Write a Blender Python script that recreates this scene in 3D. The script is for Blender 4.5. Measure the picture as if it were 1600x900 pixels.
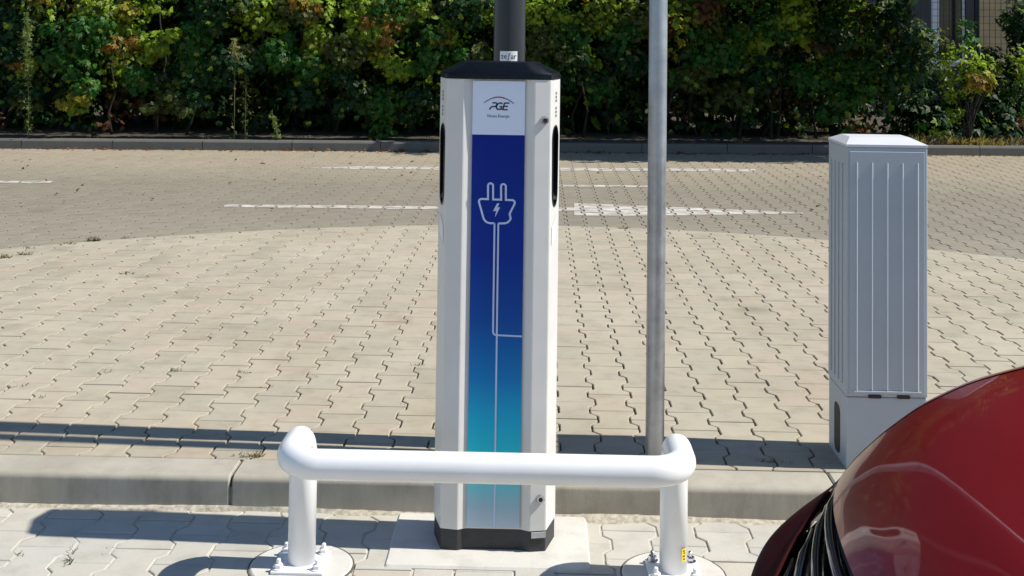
import bpy, bmesh, math, random
import numpy as np
from mathutils import Vector, Matrix

random.seed(7)
rng = np.random.default_rng(11)
SC = bpy.context.scene
COL = SC.collection
for o in list(bpy.data.objects):
    bpy.data.objects.remove(o)

# ------------------------------------------------------------------ camera
F, CX, CY = 1900.0, 800.0, -34.0          # focal length and optical centre (in 1600x900 px)
CAMH = 1.5
def ray(u, v):
    return Vector(((u - CX) / F, -(v - CY) / F, -1.0))
wy = ray(841, 47).normalized()
wz = ray(1400, -45000).normalized()
wz = (wz - wy * wz.dot(wy)).normalized()
wx = wy.cross(wz)
M3 = Matrix((wx, wy, wz))                  # rows: world axes in camera space -> cam to world
cam_d = bpy.data.cameras.new('camera')
cam_d.sensor_fit = 'HORIZONTAL'
cam_d.sensor_width = 36.0
cam_d.lens = F / 1600 * 36
cam_d.shift_x = 0.0
cam_d.shift_y = (CY - 450) / 1600
cam_d.clip_start = 0.05
cam_d.clip_end = 2000
cam = bpy.data.objects.new('camera', cam_d)
COL.objects.link(cam)
cam.matrix_world = Matrix.Translation((0, 0, CAMH)) @ M3.to_4x4()
SC.camera = cam
UP = 0.10                                  # height of the upper pavement over the parking bay
def ground(u, v, z=UP):                    # where a ground spot lies
    d = M3 @ ray(u, v)
    t = (z - CAMH) / d.z
    return Vector((d.x * t, d.y * t, z))
def project(p):
    q = M3.transposed() @ (Vector(p) - Vector((0, 0, CAMH)))
    if q.z > -0.05: return None
    return (CX + F * q.x / -q.z, CY - F * q.y / -q.z)

# ------------------------------------------------------------------ sky, sun, exposure
SUN = Vector((0.89, -0.040, 1.0)).normalized()
elev = math.asin(SUN.z); azim = math.atan2(SUN.x, SUN.y)
world = bpy.data.worlds.new('World'); SC.world = world
world.use_nodes = True
nt = world.node_tree
for n in list(nt.nodes): nt.nodes.remove(n)
out = nt.nodes.new('ShaderNodeOutputWorld')
bg = nt.nodes.new('ShaderNodeBackground')
sky = nt.nodes.new('ShaderNodeTexSky')
sky.sky_type = 'NISHITA'; sky.sun_disc = False
sky.sun_elevation = elev; sky.sun_rotation = azim
sky.air_density = 1.0; sky.dust_density = 0.1; sky.ozone_density = 3.5
bg.inputs['Strength'].default_value = 0.105
nt.links.new(sky.outputs[0], bg.inputs['Color'])
nt.links.new(bg.outputs[0], out.inputs['Surface'])
sun_d = bpy.data.lights.new('sun', 'SUN')
sun_d.energy = 5.0; sun_d.angle = math.radians(0.53); sun_d.color = (1.0, 0.955, 0.87)
sun = bpy.data.objects.new('sun', sun_d); COL.objects.link(sun)
sun.rotation_euler = SUN.to_track_quat('Z', 'Y').to_euler()
sun.location = SUN * 20
SC.view_settings.view_transform = 'Standard'
SC.view_settings.look = 'None'
SC.view_settings.gamma = 1.0
SC.view_settings.use_curve_mapping = False
SC.view_settings.exposure = 0.34
SC.cycles.max_bounces = 8
SC.cycles.diffuse_bounces = 2
SC.cycles.use_denoising = True

# ------------------------------------------------------------------ helpers
def tag(o, label=None, cat=None, group=None, kind=None):
    if label: o['label'] = label
    if cat: o['category'] = cat
    if group: o['group'] = group
    if kind: o['kind'] = kind
    return o
def empty(name, loc, label, cat, group=None, rz=0):
    o = bpy.data.objects.new(name, None); COL.objects.link(o)
    o.location = loc; o.rotation_euler.z = rz
    o.empty_display_size = 0.1
    return tag(o, label, cat, group)
def link(name, me, mat=None, parent=None, loc=None):
    o = bpy.data.objects.new(name, me); COL.objects.link(o)
    if mat is not None and not me.materials: me.materials.append(mat)
    if parent is not None: o.parent = parent
    if loc is not None: o.location = loc
    return o
def inset_poly(p, d):
    """move every edge of a CCW polygon inwards by d"""
    n = len(p); r = []
    for i in range(n):
        a, b, c = p[i - 1], p[i], p[(i + 1) % n]
        e1 = (b[0] - a[0], b[1] - a[1]); e2 = (c[0] - b[0], c[1] - b[1])
        l1 = math.hypot(*e1) or 1e-9; l2 = math.hypot(*e2) or 1e-9
        n1 = (-e1[1] / l1, e1[0] / l1); n2 = (-e2[1] / l2, e2[0] / l2)
        k = 1 + n1[0] * n2[0] + n1[1] * n2[1]
        k = max(k, 0.35)
        r.append((b[0] + d * (n1[0] + n2[0]) / k, b[1] + d * (n1[1] + n2[1]) / k))
    return r
def fillet(p, rad, seg=3):
    n = len(p); r = []
    for i in range(n):
        a, b, c = Vector(p[i - 1]), Vector(p[i]), Vector(p[(i + 1) % n])
        d1 = (a - b); d2 = (c - b)
        t = min(rad, d1.length * .45, d2.length * .45)
        p1 = b + d1.normalized() * t; p2 = b + d2.normalized() * t
        for k in range(seg + 1):
            s = k / seg
            q = p1 * (1 - s) ** 2 + b * 2 * s * (1 - s) + p2 * s * s
            r.append((q.x, q.y))
    return r
def area2(p):
    return sum(p[i - 1][0] * p[i][1] - p[i][0] * p[i - 1][1] for i in range(len(p)))
def clip_half(p, a, nrm):
    """keep the part of polygon p where (q-a).nrm >= 0"""
    r = []
    for i in range(len(p)):
        q, s = p[i - 1], p[i]
        dq = (q[0] - a[0]) * nrm[0] + (q[1] - a[1]) * nrm[1]
        ds = (s[0] - a[0]) * nrm[0] + (s[1] - a[1]) * nrm[1]
        if (dq >= 0) != (ds >= 0):
            t = dq / (dq - ds)
            r.append((q[0] + t * (s[0] - q[0]), q[1] + t * (s[1] - q[1])))
        if ds >= 0: r.append(s)
    out_ = []
    for q in r:
        if not out_ or math.hypot(q[0] - out_[-1][0], q[1] - out_[-1][1]) > 1e-4: out_.append(q)
    if len(out_) > 2 and math.hypot(out_[0][0] - out_[-1][0], out_[0][1] - out_[-1][1]) < 1e-4: out_.pop()
    return out_ if len(out_) > 2 and abs(area2(out_)) > 2e-4 else []

class MB:
    """collects shapes; build() makes ONE mesh object"""
    def __init__(s): s.v = []; s.f = []; s.sm = []
    def add(s, vs, fs, smooth=False):
        o = len(s.v); s.v += [tuple(q) for q in vs]
        s.f += [tuple(i + o for i in f) for f in fs]; s.sm += [smooth] * len(fs)
        return s
    def box(s, x0, x1, y0, y1, z0, z1, b=0.0):
        if b <= 0:
            vs = [(x0,y0,z0),(x1,y0,z0),(x1,y1,z0),(x0,y1,z0),(x0,y0,z1),(x1,y0,z1),(x1,y1,z1),(x0,y1,z1)]
            return s.add(vs, [(0,3,2,1),(4,5,6,7),(0,1,5,4),(1,2,6,5),(2,3,7,6),(3,0,4,7)])
        bm = bmesh.new()
        bmesh.ops.create_cube(bm, size=1, matrix=Matrix.Translation(((x0+x1)/2,(y0+y1)/2,(z0+z1)/2)) @ Matrix.Diagonal((x1-x0,y1-y0,z1-z0,1)))
        bmesh.ops.bevel(bm, geom=bm.edges[:], offset=b, segments=2, affect='EDGES', profile=.5)
        return s.bm(bm)
    def bm(s, bm, smooth=False):
        bm.verts.index_update()
        s.add([v.co[:] for v in bm.verts], [[v.index for v in f.verts] for f in bm.faces], smooth)
        bm.free(); return s
    def prism(s, p, z0, z1, cap=True):
        n = len(p)
        vs = [(x, y, z0) for x, y in p] + [(x, y, z1) for x, y in p]
        fs = [(i, (i+1) % n, n+(i+1) % n, n+i) for i in range(n)]
        if cap: fs += [tuple(range(n-1, -1, -1)), tuple(range(n, 2*n))]
        return s.add(vs, fs)
    def rings(s, rings, smooth=False, cap0=True, cap1=True, closed=True):
        n = len(rings[0]); vs = [q for r in rings for q in r]; fs = []
        for k in range(len(rings) - 1):
            for i in range(n if closed else n - 1):
                j = (i + 1) % n
                fs.append((k*n+i, k*n+j, (k+1)*n+j, (k+1)*n+i))
        if cap0: fs.append(tuple(range(n-1, -1, -1)))
        if cap1: fs.append(tuple((len(rings)-1)*n + i for i in range(n)))
        return s.add(vs, fs, smooth)
    def tube(s, pts, r, seg=16, cap=True, smooth=True):
        pts = [Vector(p) for p in pts]; rs = r if isinstance(r, (list, tuple)) else [r]*len(pts)
        up = None; rings = []
        for i, p in enumerate(pts):
            t = (pts[min(i+1, len(pts)-1)] - pts[max(i-1, 0)]).normalized()
            if up is None:
                up = Vector((0,0,1)) if abs(t.z) < .9 else Vector((0,1,0))
            up = (up - t*up.dot(t)).normalized(); w = t.cross(up)
            rings.append([(p + (w*math.cos(a) + up*math.sin(a))*rs[i])[:] for a in (2*math.pi*k/seg for k in range(seg))])
        return s.rings([r_[::-1] for r_ in rings], smooth, cap, cap)
    def lathe(s, prof, seg=32, c=(0,0), smooth=False):
        rings = [[(c[0]+r*math.cos(2*math.pi*k/seg), c[1]+r*math.sin(2*math.pi*k/seg), z) for k in range(seg)] for r, z in prof]
        return s.rings(rings, smooth)
    def build(s, name, mat=None, parent=None, loc=None, autosmooth=None):
        me = bpy.data.meshes.new(name); me.from_pydata(s.v, [], s.f); me.validate()
        if len(me.polygons) == len(s.sm):
            me.polygons.foreach_set('use_smooth', s.sm)
        if autosmooth is not None:
            me.polygons.foreach_set('use_smooth', [True]*len(me.polygons))
            me.set_sharp_from_angle(angle=math.radians(autosmooth))
        return link(name, me, mat, parent, loc)

# ------------------------------------------------------------------ materials
def newmat(name):
    m = bpy.data.materials.new(name); m.use_nodes = True
    return m, m.node_tree, m.node_tree.nodes['Principled BSDF']
def N(nt, t, **kw):
    n = nt.nodes.new(t)
    for k, v in kw.items(): setattr(n, k, v)
    return n
def ramp(nt, stops, fac=None, interp='LINEAR'):
    r = N(nt, 'ShaderNodeValToRGB'); r.color_ramp.interpolation = interp
    e = r.color_ramp.elements
    while len(e) < len(stops): e.new(.5)
    for el, (p, c) in zip(e, stops):
        el.position = p; el.color = (*c, 1) if len(c) == 3 else c
    if fac is not None: nt.links.new(fac, r.inputs[0])
    return r
def noise(nt, scale, detail=4, rough=.55, coord=None):
    n = N(nt, 'ShaderNodeTexNoise'); n.inputs['Scale'].default_value = scale
    n.inputs['Detail'].default_value = detail; n.inputs['Roughness'].default_value = rough
    if coord is not None: nt.links.new(coord, n.inputs['Vector'])
    return n
def mixc(nt, a, b, fac, mode='MIX'):
    m = N(nt, 'ShaderNodeMix', data_type='RGBA', blend_type=mode)
    for sock, val in ((m.inputs[0], fac), (m.inputs[6], a), (m.inputs[7], b)):
        if isinstance(val, (int, float)): sock.default_value = val
        elif isinstance(val, tuple): sock.default_value = (*val, 1)
        else: nt.links.new(val, sock)
    return m.outputs[2]
def bump(nt, bsdf, height, strength, dist=.002):
    b = N(nt, 'ShaderNodeBump'); b.inputs['Strength'].default_value = strength
    b.inputs['Distance'].default_value = dist
    nt.links.new(height, b.inputs['Height']); nt.links.new(b.outputs[0], bsdf.inputs['Normal'])
def geo_pos(nt): return N(nt, 'ShaderNodeNewGeometry').outputs['Position']
def plain(name, col, rough=.5, metal=0, spec=.5, coat=0, var=.06, scale=30, bmp=0.0):
    m, t, b = newmat(name)
    p = geo_pos(t); n = noise(t, scale, 5, .6, p)
    c = ramp(t, [(.25, tuple(x*(1-var*2) for x in col)), (.75, tuple(min(1, x*(1+var)) for x in col))], n.outputs[0])
    t.links.new(c.outputs[0], b.inputs['Base Color'])
    r = N(t, 'ShaderNodeMapRange'); r.inputs[3].default_value = max(0, rough-.08); r.inputs[4].default_value = min(1, rough+.08)
    t.links.new(n.outputs[0], r.inputs[0]); t.links.new(r.outputs[0], b.inputs['Roughness'])
    b.inputs['Metallic'].default_value = metal; b.inputs['Specular IOR Level'].default_value = spec
    b.inputs['Coat Weight'].default_value = coat
    if bmp: bump(t, b, n.outputs[0], bmp)
    return m
def flat(name, col, rough=.5):
    m, t, b = newmat(name); b.inputs['Base Color'].default_value = (*col, 1); b.inputs['Roughness'].default_value = rough
    return m
def paver_mat(name, tones, dust, dustamt, stain=.0, band=False, streak=0.0):
    """concrete paver: tone per stone + blotches, dust, fine grain"""
    m, t, b = newmat(name)
    g = N(t, 'ShaderNodeNewGeometry'); oi = N(t, 'ShaderNodeObjectInfo')
    ma = N(t, 'ShaderNodeVectorMath', operation='MULTIPLY_ADD')
    t.links.new(oi.outputs['Location'], ma.inputs[0]); ma.inputs[1].default_value = (13.1, 17.7, 3.1)
    t.links.new(g.outputs['Random Per Island'], ma.inputs[2])
    wn = N(t, 'ShaderNodeTexWhiteNoise', noise_dimensions='3D'); t.links.new(ma.outputs[0], wn.inputs['Vector'])
    base = ramp(t, [(i/(len(tones)-1), c) for i, c in enumerate(tones)], wn.outputs['Value'])
    p = g.outputs['Position']
    n1 = noise(t, 1.3, 4, .6, p); n2 = noise(t, 9, 6, .65, p); n3 = noise(t, 380, 3, .7, p)
    dm = ramp(t, [(.42, (0,0,0)), (.68, (1,1,1))], n1.outputs[0])
    c = mixc(t, base.outputs[0], dust, 0.0)
    mul = N(t, 'ShaderNodeMath', operation='MULTIPLY'); t.links.new(dm.outputs[0], mul.inputs[0]); mul.inputs[1].default_value = dustamt
    c = mixc(t, base.outputs[0], dust, mul.outputs[0])
    bl = ramp(t, [(.28, (.80,.79,.77)), (.5, (1,1,1)), (.75, (1.06,1.06,1.05))], n2.outputs[0])
    c = mixc(t, c, bl.outputs[0], .8, 'MULTIPLY')
    gr = ramp(t, [(.3, (.80,.80,.80)), (.62, (1.05,1.05,1.05))], n3.outputs[0])
    c = mixc(t, c, gr.outputs[0], .7, 'MULTIPLY')
    if stain:
        n4 = noise(t, 2.3, 2, .5, p)
        st = ramp(t, [(.66, (1,1,1)), (.76, (.62,.60,.57))], n4.outputs[0])
        c = mixc(t, c, st.outputs[0], stain, 'MULTIPLY')
    if streak:                                # run-down weathering on upright faces
        mp = N(t, 'ShaderNodeMapping'); mp.inputs['Scale'].default_value = (1, 1, .22); t.links.new(p, mp.inputs[0])
        n6 = noise(t, 15, 5, .75, mp.outputs[0]); n7 = noise(t, 3.2, 3, .6, p)
        r6 = ramp(t, [(.32, (.58,.57,.55)), (.52, (.92,.92,.91)), (.7, (1.1,1.1,1.08))], n6.outputs[0])
        nz = N(t, 'ShaderNodeSeparateXYZ'); t.links.new(g.outputs['Normal'], nz.inputs[0])
        ab = N(t, 'ShaderNodeMath', operation='ABSOLUTE'); t.links.new(nz.outputs[2], ab.inputs[0])
        sm = N(t, 'ShaderNodeMapRange'); sm.inputs[1].default_value = .75; sm.inputs[2].default_value = .2
        sm.inputs[3].default_value = .12; sm.inputs[4].default_value = streak; t.links.new(ab.outputs[0], sm.inputs[0])
        c = mixc(t, c, r6.outputs[0], sm.outputs[0], 'MULTIPLY')
        r7 = ramp(t, [(.35, (.78,.77,.75)), (.6, (1,1,1))], n7.outputs[0])
        c = mixc(t, c, r7.outputs[0], .7, 'MULTIPLY')
    if band:                                  # tyre grime along the lane
        sx = N(t, 'ShaderNodeSeparateXYZ'); t.links.new(p, sx.inputs[0])
        mr = N(t, 'ShaderNodeMapRange'); mr.inputs[1].default_value = 8.0; mr.inputs[2].default_value = 14.0
        t.links.new(sx.outputs[1], mr.inputs[0])
        n5 = noise(t, .55, 3, .5, p)
        ad = N(t, 'ShaderNodeMath', operation='MULTIPLY_ADD'); t.links.new(n5.outputs[0], ad.inputs[0]); ad.inputs[1].default_value = .16
        t.links.new(mr.outputs[0], ad.inputs[2])
        rb = ramp(t, [(.0, (.86,.87,.88)), (.30, (.74,.745,.75)), (.55, (.74,.74,.735)), (.82, (.98,.95,.90)), (1, (1,.96,.9))], ad.outputs[0])
        c = mixc(t, c, rb.outputs[0], 1.0, 'MULTIPLY')
    t.links.new(c, b.inputs['Base Color'])
    b.inputs['Roughness'].default_value = .88; b.inputs['Specular IOR Level'].default_value = .3
    bump(t, b, n3.outputs[0], .35, .0015)
    return m
M = {}
M['paver'] = paver_mat('paver_concrete', [(.325,.288,.215), (.385,.338,.252), (.35,.314,.242), (.405,.355,.268), (.378,.318,.24)], (.46,.415,.325), .6, .6)
M['paver_road'] = paver_mat('road_paver_concrete', [(.29,.258,.198), (.318,.283,.217), (.305,.27,.21), (.328,.288,.222)], (.36,.32,.25), .3, .3, band=True)
M['paver_bay'] = paver_mat('bay_paver_concrete', [(.42,.40,.35), (.47,.45,.40), (.45,.43,.375), (.485,.465,.41), (.44,.40,.335)], (.55,.50,.395), .5, .3)
M['joint_dark'] = plain('joint_soil', (.155,.13,.09), .95, var=.45, scale=16)
M['joint_sand'] = plain('joint_sand', (.50,.475,.41), .95, var=.25, scale=5)
M['kerb'] = paver_mat('kerb_concrete', [(.385,.36,.30), (.415,.385,.32)], (.47,.43,.355), .5, .5, streak=.5)
M['far_kerb'] = paver_mat('shade_toned_far_kerb', [(.11,.108,.10), (.135,.13,.12)], (.16,.15,.13), .4, .2)  # darkened overall: the hedge's shade on this kerb is put into its colour
M['slab'] = paver_mat('slab_concrete', [(.53,.515,.475), (.58,.565,.52)], (.64,.605,.54), .7, .7)
M['sand'] = plain('loose_sand', (.46,.415,.33), .95, var=.3, scale=60, bmp=.6)
M['soil'] = plain('bare_soil', (.075,.058,.04), .95, var=.4, scale=3, bmp=.4)
M['paint'] = plain('road_paint', (.52,.49,.43), .75, var=.25, scale=9)
M['white'] = plain('white_paint', (.82,.825,.83), .36, coat=.2, var=.03, scale=9)
M['shell'] = plain('light_grey_steel', (.655,.645,.62), .42, var=.03, scale=11)
M['black_plastic'] = plain('black_plastic', (.005,.007,.011), .28, spec=.2, var=.1, scale=25)
M['plinth'] = plain('dark_plinth_plastic', (.030,.031,.033), .6, var=.2, scale=40)
M['chrome'] = plain('chrome_steel', (.55,.55,.58), .18, metal=1, var=.05)
M['galv'] = plain('galvanised_steel', (.43,.44,.455), .42, metal=.75, var=.16, scale=14)
M['pole_black'] = plain('black_pole_paint', (.022,.024,.027), .38, var=.1, scale=20)
M['cabinet'] = plain('grey_cabinet_plastic', (.40,.445,.49), .5, var=.03, scale=5)
M['cabinet_light'] = plain('light_cabinet_plastic', (.42,.465,.51), .5, var=.03, scale=5)
M['cabinet_roof'] = plain('cabinet_roof_plastic', (.60,.61,.62), .5, var=.03, scale=5)
M['dark_slot'] = flat('dark_slot', (.02,.022,.025), .7)
M['sticker'] = flat('white_sticker', (.78,.79,.80), .4)
M['sticker_grey'] = plain('grey_rating_label', (.45,.45,.46), .4, var=.2, scale=300)
M['yellow'] = flat('yellow_sticker', (.85,.62,.02), .4)
M['ink'] = flat('dark_ink', (.015,.02,.06), .6)
M['ink_black'] = flat('black_ink', (.01,.01,.015), .6)
M['red_ink'] = flat('red_ink', (.50,.01,.03), .6)
M['line_print'] = flat('pale_blue_print', (.50,.60,.82), .5)
M['grey_ink'] = flat('grey_ink', (.16,.16,.16), .6)
M['tyre'] = plain('tyre_rubber', (.018,.018,.019), .8, var=.2)
M['rim'] = plain('alloy_rim', (.5,.5,.52), .3, metal=1)
M['glass'] = flat('car_glass', (.012,.015,.017), .05)
M['grille'] = plain('gloss_black_trim', (.006,.008,.012), .16, coat=.5, var=.05)
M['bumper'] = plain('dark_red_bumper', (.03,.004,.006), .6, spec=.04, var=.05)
m, t, b = newmat('red_car_paint')
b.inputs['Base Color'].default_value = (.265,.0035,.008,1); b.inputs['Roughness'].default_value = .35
b.inputs['Metallic'].default_value = .35
b.inputs['Coat Weight'].default_value = .6; b.inputs['Coat Roughness'].default_value = .03
fl = noise(t, 2500, 2, .5, geo_pos(t)); bump(t, b, fl.outputs[0], .06, .0004)
M['red'] = m
m, t, b = newmat('headlamp_lens')
b.inputs['Base Color'].default_value = (.02,.02,.024,1); b.inputs['Roughness'].default_value = .12; b.inputs['Specular IOR Level'].default_value = .3
M['lamp'] = m
# print on the charger front: white field, then blue fading to pale
m, t, b = newmat('printed_front_panel')
sx = N(t, 'ShaderNodeSeparateXYZ'); t.links.new(geo_pos(t), sx.inputs[0])
mr = N(t, 'ShaderNodeMapRange'); mr.inputs[1].default_value = .06; mr.inputs[2].default_value = 1.194
t.links.new(sx.outputs[2], mr.inputs[0])
def zf(y): return ((1.5 - (y - 46.5) * .001858) - .06) / (1.194 - .06)
r = ramp(t, [(max(0, zf(822)), (.50,.57,.66)), (zf(785), (.33,.49,.60)), (zf(755), (.18,.57,.66)), (zf(720), (.028,.62,.72)), (zf(665), (.016,.46,.68)), (zf(590), (.008,.20,.50)), (zf(500), (.006,.075,.34)), (zf(400), (.003,.030,.27)), (1, (.002,.020,.235))], mr.outputs[0])
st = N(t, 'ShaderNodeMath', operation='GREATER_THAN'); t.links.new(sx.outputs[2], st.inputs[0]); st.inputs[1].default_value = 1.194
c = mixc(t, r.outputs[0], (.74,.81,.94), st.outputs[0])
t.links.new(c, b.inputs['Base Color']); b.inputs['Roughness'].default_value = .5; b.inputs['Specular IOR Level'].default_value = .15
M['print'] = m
# foliage: hue per leaf from a colour attribute, light passes through
def leaf_mat(name, gain=1.0):
    m, t, b = newmat(name)
    a = N(t, 'ShaderNodeAttribute', attribute_name='Col')
    outn = [n for n in t.nodes if n.type == 'OUTPUT_MATERIAL'][0]
    b.inputs['Roughness'].default_value = .5; b.inputs['Specular IOR Level'].default_value = .25
    t.links.new(a.outputs[0], b.inputs['Base Color'])
    tr = N(t, 'ShaderNodeBsdfTranslucent')
    c2 = mixc(t, a.outputs[0], (1.5,1.6,.5), 1.0, 'MULTIPLY'); t.links.new(c2, tr.inputs[0])
    mx = N(t, 'ShaderNodeMixShader'); mx.inputs[0].default_value = .38
    t.links.new(b.outputs[0], mx.inputs[1]); t.links.new(tr.outputs[0], mx.inputs[2])
    t.links.new(mx.outputs[0], outn.inputs['Surface'])
    return m
M['leaf'] = leaf_mat('creeper_leaf')
M['bark'] = plain('vine_bark', (.03,.024,.018), .9, var=.3, scale=20)
M['hay'] = leaf_mat('dry_grass')
M['weed_stem'] = plain('weed_stem', (.10,.11,.05), .8, var=.2)
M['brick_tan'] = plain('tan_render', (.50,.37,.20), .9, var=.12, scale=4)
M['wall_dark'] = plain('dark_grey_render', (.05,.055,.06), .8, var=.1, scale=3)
M['wire'] = plain('green_wire', (.05,.045,.03), .6)

# ------------------------------------------------------------------ ground sheets
def sheet(name, x0, x1, y0, y1, z, mat, n=1):
    s = MB(); s.add([(x0,y0,z),(x1,y0,z),(x1,y1,z),(x0,y1,z)], [(0,1,2,3)])
    return s.build(name, mat)
g = MB()
g.add([(-900,-900,-.12),(900,-900,-.12),(900,900,-.12),(-900,900,-.12)], [(0,1,2,3)])
gro = tag(g.build('ground', M['soil']), kind='structure')

KF, KB = 3.82, 3.97                    # front and back face of the near kerb
PX, PL = 0.1405, 0.20                  # paver pitch across, paver length
GAP = .0066
def outline(gap=GAP):
    w = PX/2 + .0125 - gap/2; n_ = PX/2 - .0125 - gap/2; L = PL/2 - gap*.38
    a, c = .064, .036
    r_ = [(w,-L), (w,-a), (n_,-c), (n_,c), (w,a), (w,L)]
    return r_ + [(-x, -y) for x, y in r_]
OUT = outline()
OUT_BAY = outline(.0055)
def stone_geo(s, p, z, cx, cy, chamf=.0026, depth=.035, tilt=(0,0), chip=0.0):
    """one paver from a CCW polygon; sides, chamfer, top"""
    n = len(p); q = inset_poly(p, chamf)
    f = lambda x, y, h: (x, y, z + h + tilt[0]*(x-cx) + tilt[1]*(y-cy))
    vs = [f(x, y, -depth) for x, y in p] + [f(x, y, -chamf*.8) for x, y in p] + [f(x, y, 0) for x, y in q]
    fs = []
    for i in range(n):
        j = (i+1) % n
        fs += [(i, j, n+j, n+i), (n+i, n+j, 2*n+j, 2*n+i)]
    fs.append(tuple(range(2*n, 3*n)))
    s.add(vs, fs)
def stone_mesh(k, base):
    s = MB(); rr = random.Random(k)
    p = [(x + rr.uniform(-.0012,.0012), y + rr.uniform(-.0012,.0012)) for x, y in base]
    stone_geo(s, p, 0, 0, 0, tilt=(rr.uniform(-.0035,.0035), rr.uniform(-.0035,.0035)))
    me = bpy.data.meshes.new('paver'); me.from_pydata(s.v, [], s.f)
    return me
def proto_set(mat, base):
    r_ = []
    for me in [stone_mesh(k, base) for k in range(10)]:
        c_ = me.copy(); c_.materials.append(mat); r_.append(c_)
    return r_
X0COL = .22                             # one joint line between two columns
def grid(x0, x1, y0, y1):
    k0 = math.floor((x0 - X0COL)/PX); k1 = math.ceil((x1 - X0COL)/PX)
    for k in range(k0, k1):
        cx = X0COL + (k + .5)*PX
        off = 4.76 + PL/2 + (PL/2 if k % 2 else 0)     # column k = -8 has a joint at y = 4.76
        j0 = math.floor((y0 - off)/PL); j1 = math.ceil((y1 - off)/PL) + 1
        for j in range(j0, j1):
            yield cx, off + j*PL
# round edge between the light apron and the lane
def edge_y(x): return 8.74 - .112*(x - .05)**2
def edge_n(x):
    d = -.224*(x - .05); l = math.hypot(1, d); return (-d/l, 1/l)
EDGE_W = .06

# ---- upper pavement (light apron)
pav = sheet('pavement', -7, 7, KB - .01, 9.0, UP - .0085, M['joint_dark']); tag(pav, kind='structure')
road = sheet('road', -16, 16, 6.0, 15.2, UP - .0115, M['joint_dark']); tag(road, kind='structure')
full, rest, road_full = [], [], []
road_mb = MB()
for cx, cy in grid(-6.5, 6.5, KB, 9.0):
    p = [(x+cx, y+cy) for x, y in OUT]
    if min(q[1] for q in p) < KB + .010:
        p = clip_half(p, (0, KB + .011), (0, 1))
        if p: rest.append((p, cx, cy))
        continue
    ex = edge_y(cx)
    if cy > ex + .3: continue
    if cy > ex - .3:
        p2 = clip_half(p, (cx, ex - .004), tuple(-c_ for c_ in edge_n(cx)))
        if p2: rest.append((p2, cx, cy))
        continue
    full.append((cx, cy))
def in_view(cx, cy, z):
    uv = project((cx, cy, z))
    return uv is not None and -30 < uv[0] < 1630 and uv[1] < 930
seen = [q for q in full if in_view(*q, UP)]
seen.sort(key=lambda q: q[1] + .0005*abs(q[0]))
PSET = proto_set(M['paver'], OUT)
single = set(seen[:300])
for cx, cy in seen[:300]:
    o = link('paver', random.choice(PSET), None, pav, (cx, cy, UP + random.uniform(-.001, .001)))
s = MB()
for q in full:
    if q in single: continue
    rr = random.Random(hash(q))
    stone_geo(s, [(x+q[0], y+q[1]) for x, y in OUT], UP + rr.uniform(-.001,.001), *q, tilt=(rr.uniform(-.0035,.0035), rr.uniform(-.0035,.0035)))
for p, cx, cy in rest:
    stone_geo(s, p, UP + random.uniform(-.001,.001), cx, cy)
tag(s.build('far_pavers', M['paver'], pav), kind='stuff')
# ---- lane pavers
def far_line(x): return 14.02 + .083*x                       # front of the far kerb
MARKS = []                                                    # painted marks as ground polygons
def mark(px):
    q = [ground(u, v) for u, v in px]; MARKS.append([(v.x, v.y) for v in q])
mark([(475,262.5),(690,265.6),(690,260.8),(560,259.6)])
mark([(690,265.6),(1180,268.2),(1180,264),(690,260.8)])
mark([(870,291.4),(1012,292.4),(1012,289.6),(870,288.6)])
mark([(350,323.5),(620,326),(620,321.6),(350,319.2)])
mark([(620,326),(897,329.5),(897,324.2),(620,321.6)])
mark([(897,336.5),(1012,337.2),(1255,333.4),(1255,331),(1100,325),(1012,321),(897,317)])
mark([(-60,285.5),(82,286.2),(82,282.6),(-60,281.6)])
mark([(-420,322),(-140,324),(-140,320),(-420,318)])
mark([(1500,272),(1720,274),(1720,270),(1500,268)] if False else [(1680,296),(1900,299),(1900,295),(1680,292)])
s = MB(); paint = MB()
for cx, cy in grid(-12, 12, 6.3, 15.2):
    p = [(x+cx, y+cy) for x, y in OUT]
    ex = edge_y(cx) if abs(cx) < 6.5 else -9
    if cy < ex - .3 or cy > far_line(cx) + .1: continue
    if cy < ex + EDGE_W + .35:
        p = clip_half(p, (cx, ex + EDGE_W + .004), edge_n(cx))
        if not p: continue
    rr = random.Random(hash((cx, cy)))
    h = UP - .003 + rr.uniform(-.001,.001)
    stone_geo(s, p, h, cx, cy)
    for mk in MARKS:
        if not (min(q[0] for q in mk) - .15 < cx < max(q[0] for q in mk) + .15 and min(q[1] for q in mk) - .15 < cy < max(q[1] for q in mk) + .15): continue
        c_ = inset_poly(p, .004)
        for i in range(len(mk)):
            a, b_ = mk[i], mk[(i+1) % len(mk)]
            if area2(mk) > 0: nn = (-(b_[1]-a[1]), b_[0]-a[0])
            else: nn = (b_[1]-a[1], -(b_[0]-a[0]))
            l = math.hypot(*nn); c_ = clip_half(c_, a, (nn[0]/l, nn[1]/l)) if c_ else []
        if c_: paint.add([(x, y, h + .0025) for x, y in c_], [tuple(range(len(c_)))])
tag(s.build('lane_pavers', M['paver_road'], road), kind='stuff')
tag(paint.build('painted_lines', M['paint'], road), kind='stuff')
# flush edging stones along the round edge
for k in range(-11, 12):
    s = MB(); xs = [k*.5 + i*.125 for i in range(5)]
    xs[0] += .004; xs[-1] -= .004
    a = [(x, edge_y(x)) for x in xs]
    b_ = [(x + edge_n(x)[0]*EDGE_W, edge_y(x) + edge_n(x)[1]*EDGE_W) for x in xs]
    stone_geo(s, a + b_[::-1], UP - .001, k*.5, 8, chamf=.003)
    s.build('edging_stone', M['paver'], road)

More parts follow.
